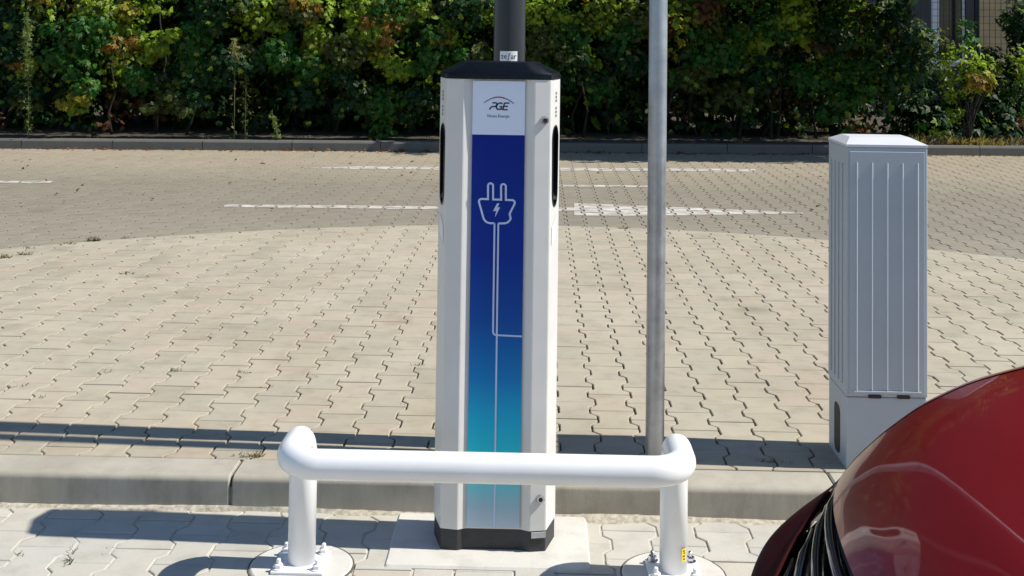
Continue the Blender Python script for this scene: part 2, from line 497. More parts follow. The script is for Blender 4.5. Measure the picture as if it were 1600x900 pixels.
# ---- near kerb
kerb = MB().box(-9, 9, KF + .01, KB - .006, -.10, UP - .035).build('near_kerb', M['kerb']); tag(kerb, kind='structure')
KJ = [-5.628 + .938*i for i in range(13)]
kprof = [(KF, -.10)] + [(KF + .020*(1-math.cos(math.pi/2*k/8)), UP - .018 + .020*math.sin(math.pi/2*k/8)) for k in range(9)] + [(KB - .006, UP + .003), (KB - .001, UP - .003), (KB - .001, -.10)]
for i in range(12):
    x0, x1 = KJ[i] + .0035, KJ[i+1] - .0035
    dz = random.uniform(-.002, .002); dy = random.uniform(-.002, .002)
    prof = kprof
    rings = []
    for x, ins in ((x0, .004), (x0 + .005, 0), (x1 - .005, 0), (x1, .004)):
        cyy = (KF + KB)/2
        rings.append([(x, y + dy + (ins if y < cyy else -ins), z + dz - (ins if z > 0 else 0)) for y, z in prof])
    s = MB().rings(rings)
    s.build('kerb_stone', M['kerb'], kerb, autosmooth=28)

# ---- parking bay (lower level)
bay = sheet('parking_bay', -9, 9, -6, KF + .03, -.0038, M['joint_sand']); tag(bay, kind='structure')
BSET = proto_set(M['paver_bay'], OUT_BAY)
s = MB()
CH = (-.112, 3.545)                       # charger: centre x, front ridge y
SLAB = (-.412, .166, 3.44, 3.814)
POSTS = [(-.641, 3.44), (.392, 3.44)]
PADR = .143
for cx, cy in grid(-4.2, 4.2, .3, KF):
    cy -= .03
    p = [(x+cx, y+cy) for x, y in OUT_BAY]
    if max(q[1] for q in p) > KF - .004:
        p2 = clip_half(p, (0, KF - .006), (0, -1))
        if p2: stone_geo(s, p2, random.uniform(-.001,.001), cx, cy)
        continue
    if SLAB[0] + .08 < cx < SLAB[1] - .08 and SLAB[2] + .11 < cy < SLAB[3]: continue
    if in_view(cx, cy, 0):
        link('paver', random.choice(BSET), None, bay, (cx, cy, random.uniform(-.002,.002)))
    else:
        stone_geo(s, p, random.uniform(-.002,.002), cx, cy)
tag(s.build('nearer_pavers', M['paver_bay'], bay), kind='stuff')

# ---- far kerb and the strip of soil behind it
fk = sheet('far_verge', -40, 40, 13.0, 60, -.06, M['soil']); tag(fk, kind='structure')
fk.rotation_euler.z = 0
fkb = MB()
verge = MB()
ang = math.atan(.083); ux, uy = math.cos(ang), math.sin(ang)
def fpt(a, b_): return (a*ux - b_*uy, 14.02 + a*uy + b_*ux)      # along / behind the far kerb
vs = [(*fpt(-30, .10), UP + .09), (*fpt(30, .10), UP + .09), (*fpt(30, 30), UP + .09), (*fpt(-30, 30), UP + .09)]
verge.add(vs, [(0,1,2,3)])
vo = tag(verge.build('planting_bed', M['soil']), kind='structure')
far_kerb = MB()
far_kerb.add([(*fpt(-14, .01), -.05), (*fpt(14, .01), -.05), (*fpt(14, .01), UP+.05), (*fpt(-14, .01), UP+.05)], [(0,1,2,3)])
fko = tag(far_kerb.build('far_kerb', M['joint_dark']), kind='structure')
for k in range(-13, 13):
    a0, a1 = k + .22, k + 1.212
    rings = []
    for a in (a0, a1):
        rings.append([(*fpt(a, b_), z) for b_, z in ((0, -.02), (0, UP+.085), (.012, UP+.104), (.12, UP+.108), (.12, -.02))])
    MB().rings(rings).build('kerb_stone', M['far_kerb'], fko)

# ================================================================== charging station
SLABTOP = .007
s = MB()
p = fillet([(SLAB[0], SLAB[2]), (SLAB[1], SLAB[2]), (SLAB[1], SLAB[3]), (SLAB[0], SLAB[3])], .015, 4)
q = inset_poly(p, .006)
s.rings([[(x, y, -.06) for x, y in p], [(x, y, SLABTOP-.006) for x, y in p], [(x, y, SLABTOP) for x, y in q]], cap0=False)
so = s.build('foundation_slab', M['slab']); tag(so, 'pale concrete base slab under the charging station', 'concrete slab')

ch = empty('charging_station', (CH[0], CH[1], SLABTOP), 'tall light grey electric car charging station with a blue printed front', 'charger')
half = [(.078, .0135), (.103, .0), (.152, .010), (.180, .115), (.156, .195), (.10, .195)]
plan = [(-x, y) for x, y in half[::-1]]             # left side, back to front
plan = plan + half                                   # CCW seen from above: left back -> left front -> right front -> right back
if area2(plan) < 0: plan = plan[::-1]
rp = fillet(plan, .004, 2)
ZT = 1.355 - SLABTOP; ZP = .066 - SLABTOP
# side openings cut into the housing
def facet(sgn):
    a = Vector((sgn*.152, .010, 0)); b_ = Vector((sgn*.180, .115, 0))
    t_ = (b_ - a).normalized(); n_ = Vector((t_.y*sgn, -t_.x*sgn, 0)); n_ = n_ if n_.x*sgn > 0 else -n_
    return a, t_, n_
SLOT = (.020, .082, .985 - SLABTOP, 1.218 - SLABTOP)     # along facet, height
def slot_loop(sgn, depth, grow=0.0):
    a, t_, n_ = facet(sgn); r_ = []
    s0, s1, z0, z1 = SLOT; rad = (s1 - s0)/2
    cc = (s0 + s1)/2
    for k in range(9):
        an = math.pi*k/8; r_.append((cc + math.cos(an)*(rad+grow), z1 - rad*1.2 + math.sin(an)*(rad*1.2+grow)))
    for k in range(9):
        an = math.pi + math.pi*k/8; r_.append((cc + math.cos(an)*(rad+grow)*.9, z0 + rad*1.4 + math.sin(an)*(rad*1.4+grow)))
    return [(a + t_*u + n_*depth + Vector((0,0,v)))[:] for u, v in r_]
s = MB(); s.prism(rp, ZP, ZT)
hs = s.build('housing', M['shell'], ch)
cuts = []
for sg in (-1, 1):
    c_ = MB().rings([slot_loop(sg, -.045), slot_loop(sg, .03)])
    co = c_.build('cutter', M['black_plastic'])
    bm = bmesh.new(); bm.from_mesh(co.data); bmesh.ops.recalc_face_normals(bm, faces=bm.faces); bm.to_mesh(co.data); bm.free()
    co.location = ch.location; cuts.append(co)
    md = hs.modifiers.new('cut', 'BOOLEAN'); md.object = co; md.operation = 'DIFFERENCE'; md.solver = 'EXACT'
bpy.context.view_layer.update()
dg = bpy.context.evaluated_depsgraph_get()
me = bpy.data.meshes.new_from_object(hs.evaluated_get(dg))
hs.modifiers.clear(); hs.data = me
for co in cuts: bpy.data.objects.remove(co)
for sg in (-1, 1):
    a, t_, n_ = facet(sg)
    lp0, lp1 = slot_loop(sg, -.042, -.0015), slot_loop(sg, .0025, -.0015)
    n_v = len(lp0)
    s = MB(); fs = [(i, (i+1) % n_v, n_v+(i+1) % n_v, n_v+i) for i in range(n_v)] + [tuple(range(n_v))]
    s.add(lp0 + lp1, fs)
    lp2 = slot_loop(sg, .0025, .004); s.add(lp1 + lp2, [(i, (i+1) % n_v, n_v+(i+1) % n_v, n_v+i) for i in range(n_v)])
    soc = s.build('socket', M['black_plastic'], ch)
    # round outlet and its sprung lid
    cc = a + t_*(.053) + n_*(-.031)
    mm = Matrix((t_, Vector((0,0,1)), n_)).transposed()
    def circ(c0, r_, d_): return [(c0 + mm @ Vector((math.cos(2*math.pi*k/20)*r_, math.sin(2*math.pi*k/20)*r_, d_)))[:] for k in range(20)]
    c1 = cc + Vector((0,0,1.09 - SLABTOP))
    MB().rings([circ(c1, .03, -.008), circ(c1, .03, .012), circ(c1, .024, .012), circ(c1, .022, .002)]).build('outlet', M['plinth'], soc)
    c2 = a + t_*.053 + n_*(-.006) + Vector((0,0,1.018 - SLABTOP))
    w_ = .028
    ld = [(c2 + t_*u + n_*d_ + Vector((0,0,v)))[:] for u, v, d_ in ((-w_*.7,-.014,.006), (w_*.7,-.014,.006), (w_,.022,-.022), (-w_,.022,-.022))]
    ld2 = [(Vector(q) + n_*.005)[:] for q in ld]
    MB().rings([ld, ld2]).build('lid', M['chrome'] if sg > 0 else M['plinth'], soc)
    # white sticker under the opening
    c3 = a + n_*.0012
    def onf(u, v): return (c3 + t_*u + Vector((0,0,v - SLABTOP)))[:]
    MB().add([onf(.022,.872), onf(.075,.90), onf(.075,.955), onf(.022,.925)], [(0,1,2,3)]).build('sticker', M['sticker'], ch)
    s = MB()
    for k in range(7):
        v = 1.245 + k*.011
        if k == 3: continue
        s.add([onf(.052,v), onf(.066,v), onf(.066,v+.007), onf(.052,v+.007)], [(0,1,2,3)])
    s.build('side_lettering', M['grey_ink'], ch)
# base plinth
pl = inset_poly(rp, .002)
s = MB(); s.prism(pl, .0, ZP - .0005)
s.build('plinth', M['plinth'], ch)
# front printed panel in the recess
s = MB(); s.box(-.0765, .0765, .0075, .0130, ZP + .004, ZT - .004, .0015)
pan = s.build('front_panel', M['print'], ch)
PY = .0068
def PXZ(px, py):
    """photograph spot on the panel -> panel coordinates (real size)"""
    return ((px + .0133*(py - 300) - 778.5)*.001842, 1.5 - (py - 46.5)*.001852 - SLABTOP)
def strip(s, pts, w, y=PY, closed=False):
    pts = [Vector((a, b_)) for a, b_ in pts]; n = len(pts); L = []; R = []
    for i in range(n):
        p0 = pts[i-1] if (i > 0 or closed) else pts[i]; p1 = pts[(i+1) % n] if (i < n-1 or closed) else pts[i]
        d1 = (pts[i]-p0); d2 = (p1-pts[i])
        d1 = d1.normalized() if d1.length > 1e-9 else d2.normalized(); d2 = d2.normalized() if d2.length > 1e-9 else d1
        t_ = (d1+d2).normalized(); nn = Vector((-t_.y, t_.x)); k = 1/max(.5, nn.dot(Vector((-d1.y, d1.x))))
        L.append(pts[i]+nn*w/2*k); R.append(pts[i]-nn*w/2*k)
    vs = [(q.x, y, q.y) for q in L] + [(q.x, y, q.y) for q in R]
    s.add(vs, [(i, (i+1) % n, n+(i+1) % n, n+i) for i in range(n if closed else n-1)])
def arc(c, r_, a0, a1, n=6, ry=None):
    ry = ry or r_
    return [(c[0]+r_*math.cos(math.radians(a0+(a1-a0)*k/n)), c[1]-ry*math.sin(math.radians(a0+(a1-a0)*k/n))) for k in range(n+1)]
LW = .0056
plug = MB()
path = [(773.6, 349.6), (767, 349.6)] + arc((767, 338), 11.5, 268, 200, 6) + [(750.2, 321)] + arc((753.2, 316.3), 4.2, 190, 92, 5)
path += [(763.3, 312.3)] + [(763.3, 292)] + arc((767.3, 291.5), 4.0, 180, 0, 8) + [(771.3, 312.6), (784, 312.8)] + arc((787.6, 292.2), 3.8, 180, 0, 8)
path += [(791.4, 313)] + arc((801.4, 317.4), 4.2, 88, -12, 5) + [(797.4, 334.5)] + arc((788.2, 338), 11.5, -20, -88, 6) + [(779.6, 349.8)]
strip(plug, [PXZ(*q) for q in path], LW)
bolt = [(777.6,318.6),(781.2,318.6),(778.6,324.8),(782.4,324.8),(774.2,340.5),(776.2,330.6),(771.2,330.6)]
plug.add([(PXZ(*q)[0], PY, PXZ(*q)[1]) for q in bolt], [(6,5,4,3,2,1,0)])
plug.build('plug_symbol', M['line_print'], pan)
cab = MB()
L1 = [(773.6, 349.6), (772.2, 518)] + arc((775.8, 518.5), 4, 180, 265, 4) + [(783, 523), (815.5, 524)]
q1 = [PXZ(*q) for q in L1]; q1[-1] = (.0762, q1[-1][1])
x1 = PXZ(773.6, 349.6)[0]; q1[0] = (x1, q1[0][1]); q1[1] = (x1, q1[1][1])
strip(cab, q1, .0050)
x2 = PXZ(779.6, 349.8)[0]
strip(cab, [(x2, PXZ(0, 349.8)[1]), (x2, ZP + .007)], .0050, PY - .0002)
cab.build('cable_line', M['line_print'], pan)
# emblem: arc, letters, words
em = MB(); A = [(757+47*k/20, 163.6 - 11.2*math.sin(math.pi*(.04+.92*k/20))**.9 + .6*k/20) for k in range(21)]
strip(em, [PXZ(*q) for q in A[:7]], .0022); em.build('emblem_arc', M['ink'], pan)
em = MB(); strip(em, [PXZ(*q) for q in A[14:]], .0022); em.build('emblem_arc', M['ink'], pan)
em = MB(); strip(em, [PXZ(*q) for q in A[6:15]], .0036, PY - .0002); em.build('emblem_red_arc', M['red_ink'], pan)
le = MB(); W = .0040
def it(x, y): return (x + (172.5 - y)*.28, y)
for path in ([(765.4,172.4),(767,168.6),(769,167.8),(772,167.6)] + arc((772, 164.6), 2.9, -85, 80, 5) + [(767.2,161.8)],
             arc((780, 167.0), 4.9, 42, 250, 9, 5.2) + [(783.6,171.6),(783.6,167.6),(780,167.6)],
             [(794.2,161.9),(786.4,161.9),(786.4,172.2),(794.2,172.2)], [(786.4,167),(793,167)]):
    strip(le, [PXZ(*it(*q)) for q in path], W)
le.build('emblem_letters', M['ink'], pan)
def text_mesh(txt, size, width=None):
    cu = bpy.data.curves.new('lettering', 'FONT'); cu.body = txt; cu.size = size; cu.align_x = 'CENTER'; cu.resolution_u = 3
    to = bpy.data.objects.new('lettering', cu); COL.objects.link(to)
    bpy.context.view_layer.update(); d_ = bpy.context.evaluated_depsgraph_get()
    me = bpy.data.meshes.new_from_object(to.evaluated_get(d_)); bpy.data.objects.remove(to)
    if width:
        xs = [v.co.x for v in me.vertices]; k = width/(max(xs)-min(xs))
        for v in me.vertices: v.co.x *= k
    me.materials.clear()
    return me
me = text_mesh('Nowa Energia', .0125, .064)
x_, z_ = PXZ(779.5, 184.6)
me.transform(Matrix.Translation((x_, PY, z_)) @ Matrix.Rotation(math.pi/2, 4, 'X'))
link('emblem_words', me, M['ink'], pan)
# cap: vertical rim, sloping corners, flat raised middle
op = fillet([(x*1.012, y*1.0 + (-.003 if y < .1 else .003)) for x, y in plan], .005, 2)
def ringz(f, z, sx=1, sy=1, cy=.15): return [(x*sx, cy + (y-cy)*sy, z) for x, y in f]
capo = [(-.158,.197), (-.182,.115), (-.154,.0085), (-.104,-.0015), (.104,-.0015), (.154,.0085), (.182,.115), (.158,.197), (.10,.198), (-.10,.198)]
capi = [(-.112,.165), (-.128,.115), (-.116,.04), (-.09,.012), (.09,.012), (.116,.04), (.128,.115), (.112,.165), (.08,.175), (-.08,.175)]
capo = fillet(capo, .01, 2); capi = fillet(capi, .02, 2)
s = MB(); z0 = ZT + .0008
s.rings([[(x, y, z0) for x, y in capo], [(x, y, z0+.014) for x, y in capo], [(x*.985, .1+(y-.1)*.985, z0+.018) for x, y in capo],
         [(x, y, z0+.043) for x, y in capi], [(x*.93, .1+(y-.1)*.93, z0+.049) for x, y in capi]])
s.build('cap', M['black_plastic'], ch, autosmooth=25)
# locks on the right pillar
nrm = Vector((.010, -.049, 0)).normalized(); nrm = Vector((.2, -.98, 0))
for py in (187, 769):
    zz = 1.5 - (py - 46.5)*.00186 - SLABTOP
    c_ = Vector((.134, .0057, zz)); u_ = Vector((.98,.2,0)); w_ = Vector((0,0,1))
    def rg(r_, d_): return [(c_ + u_*math.cos(2*math.pi*k/20)*r_ + w_*math.sin(2*math.pi*k/20)*r_ + nrm*d_)[:] for k in range(20)]
    lk = MB().rings([rg(.0125, -.002), rg(.0125, .004), rg(.0105, .0075), rg(.0065, .0077), rg(.0060, .004)]).build('lock', M['chrome'], ch, autosmooth=30)
    MB().rings([rg(.0058, .0042), rg(.0055, .0060), rg(.0025, .0062)]).build('keyhole', M['plinth'], lk)
# rating label on the plinth
c_ = Vector((.130, .0052, .048)); u_ = Vector((.98,.2,0)); d_ = Vector((0,0,1))
lab = [(c_ + u_*a + d_*b_ + nrm*e)[:] for e in (.0, .0035) for a, b_ in ((-.021,-.008), (.021,-.008), (.021,.008), (-.021,.008))]
MB().rings([lab[:4], lab[4:]]).build('rating_label', M['sticker_grey'], ch)

# ================================================================== white guard rail
gr = empty('guard_rail', (0, 3.44, 0), 'white tubular steel guard rail standing before the charging station', 'guard rail')
R = .0385; HB = .368; YB = 3.190; YP = POSTS[0][1]
XL, XR = POSTS[0][0], POSTS[1][0]; rb = .085
def bend(c, a, b_, n=8):          # quarter bend between directions
    return [Vector(c) + Vector(a)*math.cos(math.pi/2*k/n)*rb + Vector(b_)*math.sin(math.pi/2*k/n)*rb for k in range(n+1)]
pts = []
pts += bend((XL+rb, YB+rb, HB), (-1,0,0), (0,-1,0))[::1]            # corner seen from post towards the bar
left = [Vector((XL, YP-rb, HB))] if False else []
# post up, bend forward, bend sideways, bar, mirrored
seq = [Vector((XL, YP, .012)), Vector((XL, YP, HB-rb))]
seq += bend((XL, YP-rb, HB-rb), (0,1,0), (0,0,1))[1:]
seq += bend((XL+rb, YB+rb, HB), (-1,0,0), (0,-1,0))
seq += bend((XR-rb, YB+rb, HB), (0,-1,0), (1,0,0))
seq += bend((XR, YP-rb, HB-rb), (0,0,1), (0,1,0))
seq += [Vector((XR, YP, .012))]
seq = [q - Vector((0, 3.44, 0)) for q in seq]
MB().tube(seq, R, 28).build('tube', M['white'], gr)
for i, (x, y) in enumerate(POSTS):
    bp = MB().box(x-.072, x+.072, -.072, .072, .006, .014, .0025).build('base_plate', M['white'], gr)
    for a in (-1, 1):
        for b_ in (-1, 1):
            bx_, by_ = x + a*.053, b_*.053
            s = MB().lathe([(.0165,.0142),(.0165,.017),(.0125,.0172)], 16, (bx_, by_))
            s.lathe([(.0125,.017),(.0125,.026),(.011,.0285)], 6, (bx_, by_)); s.lathe([(.006,.028),(.006,.040),(.004,.042)], 10, (bx_, by_))
            s.build('bolt', M['white'] if i == 0 or b_ < 0 else M['chrome'], bp)
    pd = MB().lathe([(PADR, -.06), (PADR, .0015), (PADR-.006, .0055), (.02, .006)], 40).build('concrete_footing', M['slab'])
    pd.location = (x, y, 0)
    tag(pd, ['round concrete footing under the left post of the white guard rail', 'round concrete footing under the right post of the white guard rail'][i], 'footing')
    MB().lathe([(PADR+.004, -.06), (PADR+.004, .0022), (PADR-.002, .0022)], 40).build('joint_ring', M['joint_dark'], pd)
# yellow tag on the right post
s = MB(); vs = []
for zz in (.048, .084):
    for k in range(5):
        a = math.radians(-62 + 26*k/4); vs.append((XR + (R+.0012)*math.cos(a), (R+.0012)*math.sin(a), zz))
s.add(vs, [(k, k+1, 6+k, 5+k) for k in range(4)])
ys = s.build('yellow_sticker', M['yellow'], gr)
s = MB()
for zz, a0, a1 in ((.054,-54,-44), (.062,-56,-44), (.070,-52,-44), (.076,-55,-46)):
    vs = [(XR + (R+.0018)*math.cos(math.radians(a)), (R+.0018)*math.sin(math.radians(a)), z) for z in (zz, zz+.0035) for a in (a0, a1)]
    s.add(vs, [(0,1,3,2)])
s.build('small_print', M['ink_black'], ys)

# ================================================================== poles
po = empty('black_pole', (-.098, 4.165, UP), 'black round pole rising behind the charging station', 'pole')
MB().lathe([(.054,-.05),(.054,4.2),(.05,4.215),(.01,4.22)], 32, smooth=False).build('shaft', M['pole_black'], po, autosmooth=30)
s = MB().lathe([(.075,.0),(.075,.012),(.057,.03)], 32); s.build('collar', M['pole_black'], po)
s = MB(); vs = []
zt = 1.5 - (80.5-47)*4.11/1900 - UP; zb = 1.5 - (100-47)*4.11/1900 - UP
AN = [math.radians(-90 - 33 + 64*k/8) for k in range(9)]
for zz in (zb, zt): vs += [(.0555*math.cos(a), .0555*math.sin(a), zz) for a in AN]
s.add(vs, [(k, k+1, 10+k, 9+k) for k in range(8)])
st_ = s.build('sticker', M['sticker'], po)
me = text_mesh('ze\u0192ar', .026, .054)
for v in me.vertices:
    a = math.radians(-91) + v.co.x/.056; zz = v.co.y + zt - .0255
    v.co = (.0562*math.cos(a), .0562*math.sin(a), zz)
link('lettering', me, M['ink_black'], st_)

gp = empty('grey_pole', (.397, 4.04, UP), 'slim galvanised grey pole standing right of the charging station', 'pole')
MB().lathe([(.0305,-.05),(.0305,3.1),(.029,3.106),(.006,3.108)], 28).build('shaft', M['galv'], gp, autosmooth=30)
MB().box(-.004, .004, .0308, .0335, .0, 3.0).build('weld_seam', M['galv'], gp)

# ================================================================== cable cabinet
cb = empty('cable_cabinet', (1.139, 4.0, UP), 'grey plastic cable cabinet with ribbed door and white sloping roof', 'cabinet')
w2, D = .131, .245; H1 = .232; H2 = 1.034
MB().box(-w2, w2, 0, D, H1, H2, .004).build('body', M['cabinet'], cb)
pb = MB().box(-w2+.002, w2-.002, .003, D-.003, -.03, H1-.0015, .004).build('plinth', M['cabinet_light'], cb)
door = MB().box(-w2+.010, w2-.010, -.0035, .002, H1+.008, H2-.014, .0015).build('door', M['cabinet'], cb)
for x in (-.098, -.049, .0, .049, .098):
    s = MB(); z0, z1 = H1+.022, H2-.05
    s.rings([[(x-.004,-.003,z),(x,-.0066,z),(x+.004,-.003,z)] for z in (z0, z1)])
    s.build('rib', M['cabinet'], door)
MB().box(-.108, .108, -.0085, -.0033, H1+.014, H1+.0205, .001).build('lower_ledge', M['cabinet_light'], door)
for x in (-.040, .052):
    p = fillet([(x-.021, H1-.003), (x+.021, H1-.003), (x+.021, H1+.008), (x-.021, H1+.008)], .005, 3)
    s = MB(); s.rings([[(a, -.0055, b_) for a, b_ in p], [(a, .001, b_) for a, b_ in p]]); s.build('latch', M['dark_slot'], cb)
for sg in (-1, 1):
    for y in (.05, .10, .15, .20):
        MB().box(min(sg*w2, sg*(w2+.0035)), max(sg*w2, sg*(w2+.0035)), y-.004, y+.004, H1+.03, H2-.06).build('side_rib', M['cabinet'], cb)
    p = fillet([(.085,.015), (.165,.015), (.165,.175), (.085,.175)], .03, 4)
    s = MB(); x0_ = sg*(w2-.0015)
    s.rings([[(x0_, a, b_) for a, b_ in p], [(x0_ - sg*.001, a, b_) for a, b_ in p]]); s.build('hand_recess', M['dark_slot'], cb)
e, i_ = .0015, .045
s = MB().rings([[(-w2-e,-e,H2), (w2+e,-e,H2), (w2+e,D+e,H2), (-w2-e,D+e,H2)], [(-w2-e,-e,H2+.008), (w2+e,-e,H2+.008), (w2+e,D+e,H2+.008), (-w2-e,D+e,H2+.008)],
                [(-w2+.032,.085,H2+.026), (w2-.032,.085,H2+.026), (w2-.032,D-.05,H2+.026), (-w2+.032,D-.05,H2+.026)]])
s.build('roof', M['cabinet_roof'], cb)

# ================================================================== red car (faces left, its flank towards the viewer)
YC, HWID = 1.45, .87
car = empty('red_car', (.445, YC, 0), 'glossy dark red car with black slatted grille at the lower right', 'car')
def lipx(v): return .09*v*v + .07*abs(v)**6
HP = [(0,.735),(.012,.752),(.035,.778),(.08,.818),(.15,.867),(.25,.913),(.4,.952),(.6,.985),(.9,1.018),(1.12,1.035)]
def interp(tab, x):
    for (a, b_), (c_, d_) in zip(tab, tab[1:]):
        if x <= c_: return b_ + (d_-b_)*(x-a)/(c_-a)
    return tab[-1][1]
def crown(v): return .035*abs(v)**2.2 + .05*max(0, abs(v)-.86)**1.5*8
us = [0,.006,.012,.022,.035,.055,.08,.115,.15,.2,.25,.32,.4,.5,.6,.75,.9,1.12]
def hood_grid(v0, v1, n, dz=0.0, u0=0.0):
    s = MB(); vs = []
    for u in us:
        for k in range(n+1):
            v = v0 + (v1-v0)*k/n
            x = lipx(v)*(1 - u/1.6) + u
            vs.append((x, v*HWID, interp(HP, u) - crown(v) + dz))
    m_ = n+1
    s.add(vs, [(r_*m_+k, (r_+1)*m_+k, (r_+1)*m_+k+1, r_*m_+k+1) for r_ in range(len(us)-1) for k in range(n)], True)
    return s
def smooth_grid(o, sol=.0):
    md = o.modifiers.new('smooth', 'SUBSURF'); md.levels = 1; md.render_levels = 2
    return o
hood = smooth_grid(hood_grid(-.855, .855, 24).build('hood', M['red'], car))
for sg in (-1, 1):
    a, b_ = (.862, 1.0) if sg > 0 else (-1.0, -.862)
    smooth_grid(hood_grid(a, b_, 6, .001).build('front_wing', M['red'], car))
# shut line filler under the hood gap
hood_grid(-.99, .99, 20, -.012).build('inner_panel', M['dark_slot'], car)
# front: grille opening between hood lip and bumper
def front_pt(v, h):
    # forward reach of the front by height (smaller x = further forward)
    fx = interp([(.18,-.03),(.30,-.12),(.42,-.150),(.52,-.155),(.58,-.142),(.62,-.118),(.66,-.076),(.70,-.034),(.735,-.004)], h)
    return lipx(v)*(1.05 + .40*(1 - (h-.18)/.555)*abs(v)) + fx*(1 - .15*abs(v)**3)
def grille_half(v):               # lower edge of the grille rises to a point at the ends
    return .575 + .135*abs(v/.86)**2.4
def front_grid(h0, h1, v0, v1, nv, nh, dx=0.0, bulge=0.0):
    vs = []
    for r_ in range(nh+1):
        for k in range(nv+1):
            v = v0 + (v1-v0)*k/nv
            a = h0(v) if callable(h0) else h0; b2 = h1(v) if callable(h1) else h1
            h = a + (b2-a)*r_/nh
            vs.append((front_pt(v, h) + dx - bulge*min(1, max(0, (abs(v)-.55)/.3))*math.exp(-((r_/nh - .85)/.11)**2), v*HWID, h - crown(v)*max(0, (h-.5)/.235)))
    m_ = nv+1
    return MB().add(vs, [(r_*m_+k, (r_+1)*m_+k, (r_+1)*m_+k+1, r_*m_+k+1) for r_ in range(nh) for k in range(nv)], True)
gl = front_grid(lambda v: grille_half(v)-.10, .737, -.90, .90, 36, 10, .026).build('grille', M['grille'], car)
for k in range(4):
    f_ = .16 + .235*k
    vmax = .83 - .06*(3-k)
    s = MB(); pts = []
    for i in range(33):
        v = -vmax + 2*vmax*i/32
        h = grille_half(v) + (.733 - grille_half(v))*f_
        pts.append((front_pt(v, h) + .006, v*HWID, h - crown(v)*max(0, (h-.5)/.235)))
    s.tube(pts, [.0088 if 1 < i < 31 else .004 for i in range(33)], 10)
    s.build('slat', M['grille'], gl)
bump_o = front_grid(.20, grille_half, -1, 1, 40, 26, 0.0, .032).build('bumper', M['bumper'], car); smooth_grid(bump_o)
s = MB(); pts = []
for i in range(41):
    v = -.865 + 1.73*i/40; h = grille_half(v)
    pts.append((front_pt(v, h) - .002, v*HWID, h - crown(v)*max(0, (h-.5)/.235)))
s.tube(pts, .0045, 8).build('grille_trim', M['bumper'], car)
for sg in (-1, 1):
    a, b_ = (.87, 1.0) if sg > 0 else (-1.0, -.87)
    front_grid(lambda v: .60, .735, a, b_, 6, 6, -.001).build('headlight', M['lamp'], car)
# flanks with wheel arches, doors, tail, cabin, wheels
LEN = 4.0
def wheel_arch(cx, r_, n=12): return [(cx + r_*math.cos(math.pi*k/n), .30 + r_*math.sin(math.pi*k/n)) for k in range(n+1)]
top_side = [(lipx(1)*(1-u/1.6)+u, interp(HP, u)-crown(1)+.001) for u in us]
front_side = [(front_pt(1, h), h - crown(1)*max(0,(h-.5)/.235)) for h in (.20,.30,.42,.52,.60,.66,.70,.735)]
sil = front_side + top_side[1:] + [(1.6,.97),(2.4,.98),(3.2,.98),(3.72,.95),(3.80,.75),(3.86,.45),(3.78,.24)]
bot = [(3.55,.22)] + wheel_arch(3.10,.345)[0:] [::1] + [(2.7,.20),(1.1,.20)] + wheel_arch(.62,.345)[::1]
bot = [(3.6,.22)] + [(x, max(z,.22)) for x, z in wheel_arch(3.10,.345)] + [(2.6,.20),(1.1,.20)] + [(x, max(z,.22)) for x, z in wheel_arch(.62,.345)]
poly = sil + bot
for sg in (-1, 1):
    bm = bmesh.new()
    vv = [bm.verts.new((x, sg*HWID, z)) for x, z in poly]
    bm.faces.new(vv); bmesh.ops.triangulate(bm, faces=bm.faces[:])
    MB().bm(bm).build('flank', M['red'], car)
vs = []; tops = [(1.12,1.02),(1.5,1.0),(3.72,.97),(3.80,.75),(3.86,.45),(3.78,.24)]
for x, z in tops: vs += [(x, -HWID, z-.05 if z > .9 else z), (x, -.6, z), (x, .6, z), (x, HWID, z-.05 if z > .9 else z)]
MB().add(vs, [(r_*4+k, (r_+1)*4+k, (r_+1)*4+k+1, r_*4+k+1) for r_ in range(5) for k in range(3)]).build('tail', M['red'], car)
def cab_ring(x, z, w): return [(x, -w, z), (x, -w*.5, z+.02), (x, w*.5, z+.02), (x, w, z)]
s = MB(); rings = [cab_ring(1.10,.99,.78), cab_ring(1.85,1.44,.60)]
s.rings(rings, True, False, False, False).build('windscreen', M['glass'], car)
s = MB().rings([cab_ring(1.85,1.44,.60), cab_ring(2.3,1.49,.60), cab_ring(3.2,1.45,.58)], True, False, False, False); s.build('roof', M['red'], car)
s = MB().rings([cab_ring(3.2,1.45,.58), cab_ring(3.72,.96,.74)], True, False, False, False); s.build('rear_window', M['glass'], car)
for sg in (-1, 1):
    MB().add([(1.10,sg*.78,.97),(1.85,sg*.60,1.44),(2.3,sg*.60,1.49),(3.2,sg*.58,1.45),(3.72,sg*.76,.94)], [(0,1,2,3,4)]).build('side_window', M['glass'], car)
    for wx_ in (.62, 3.10):
        wh = empty('wheel', (wx_, sg*(HWID-.10), .305), None, None); wh.parent = car
        prof = [(.19,-.09),(.285,-.095),(.305,-.07),(.305,.07),(.285,.095),(.19,.09)]
        rings = [[(r_*math.cos(2*math.pi*k/28), y, r_*math.sin(2*math.pi*k/28)) for k in range(28)] for r_, y in prof]
        MB().rings(rings, True, False, False).build('tyre', M['tyre'], wh)
        rings = [[(r_*math.cos(2*math.pi*k/28), sg*y, r_*math.sin(2*math.pi*k/28)) for k in range(28)] for r_, y in ((.195,.088),(.18,.05),(.05,.07),(.02,.075))]
        MB().rings(rings, False, False, True).build('rim', M['rim'], wh)
MB().box(.3, 3.7, -.75, .75, .17, .22).build('underbody', M['dark_slot'], car)

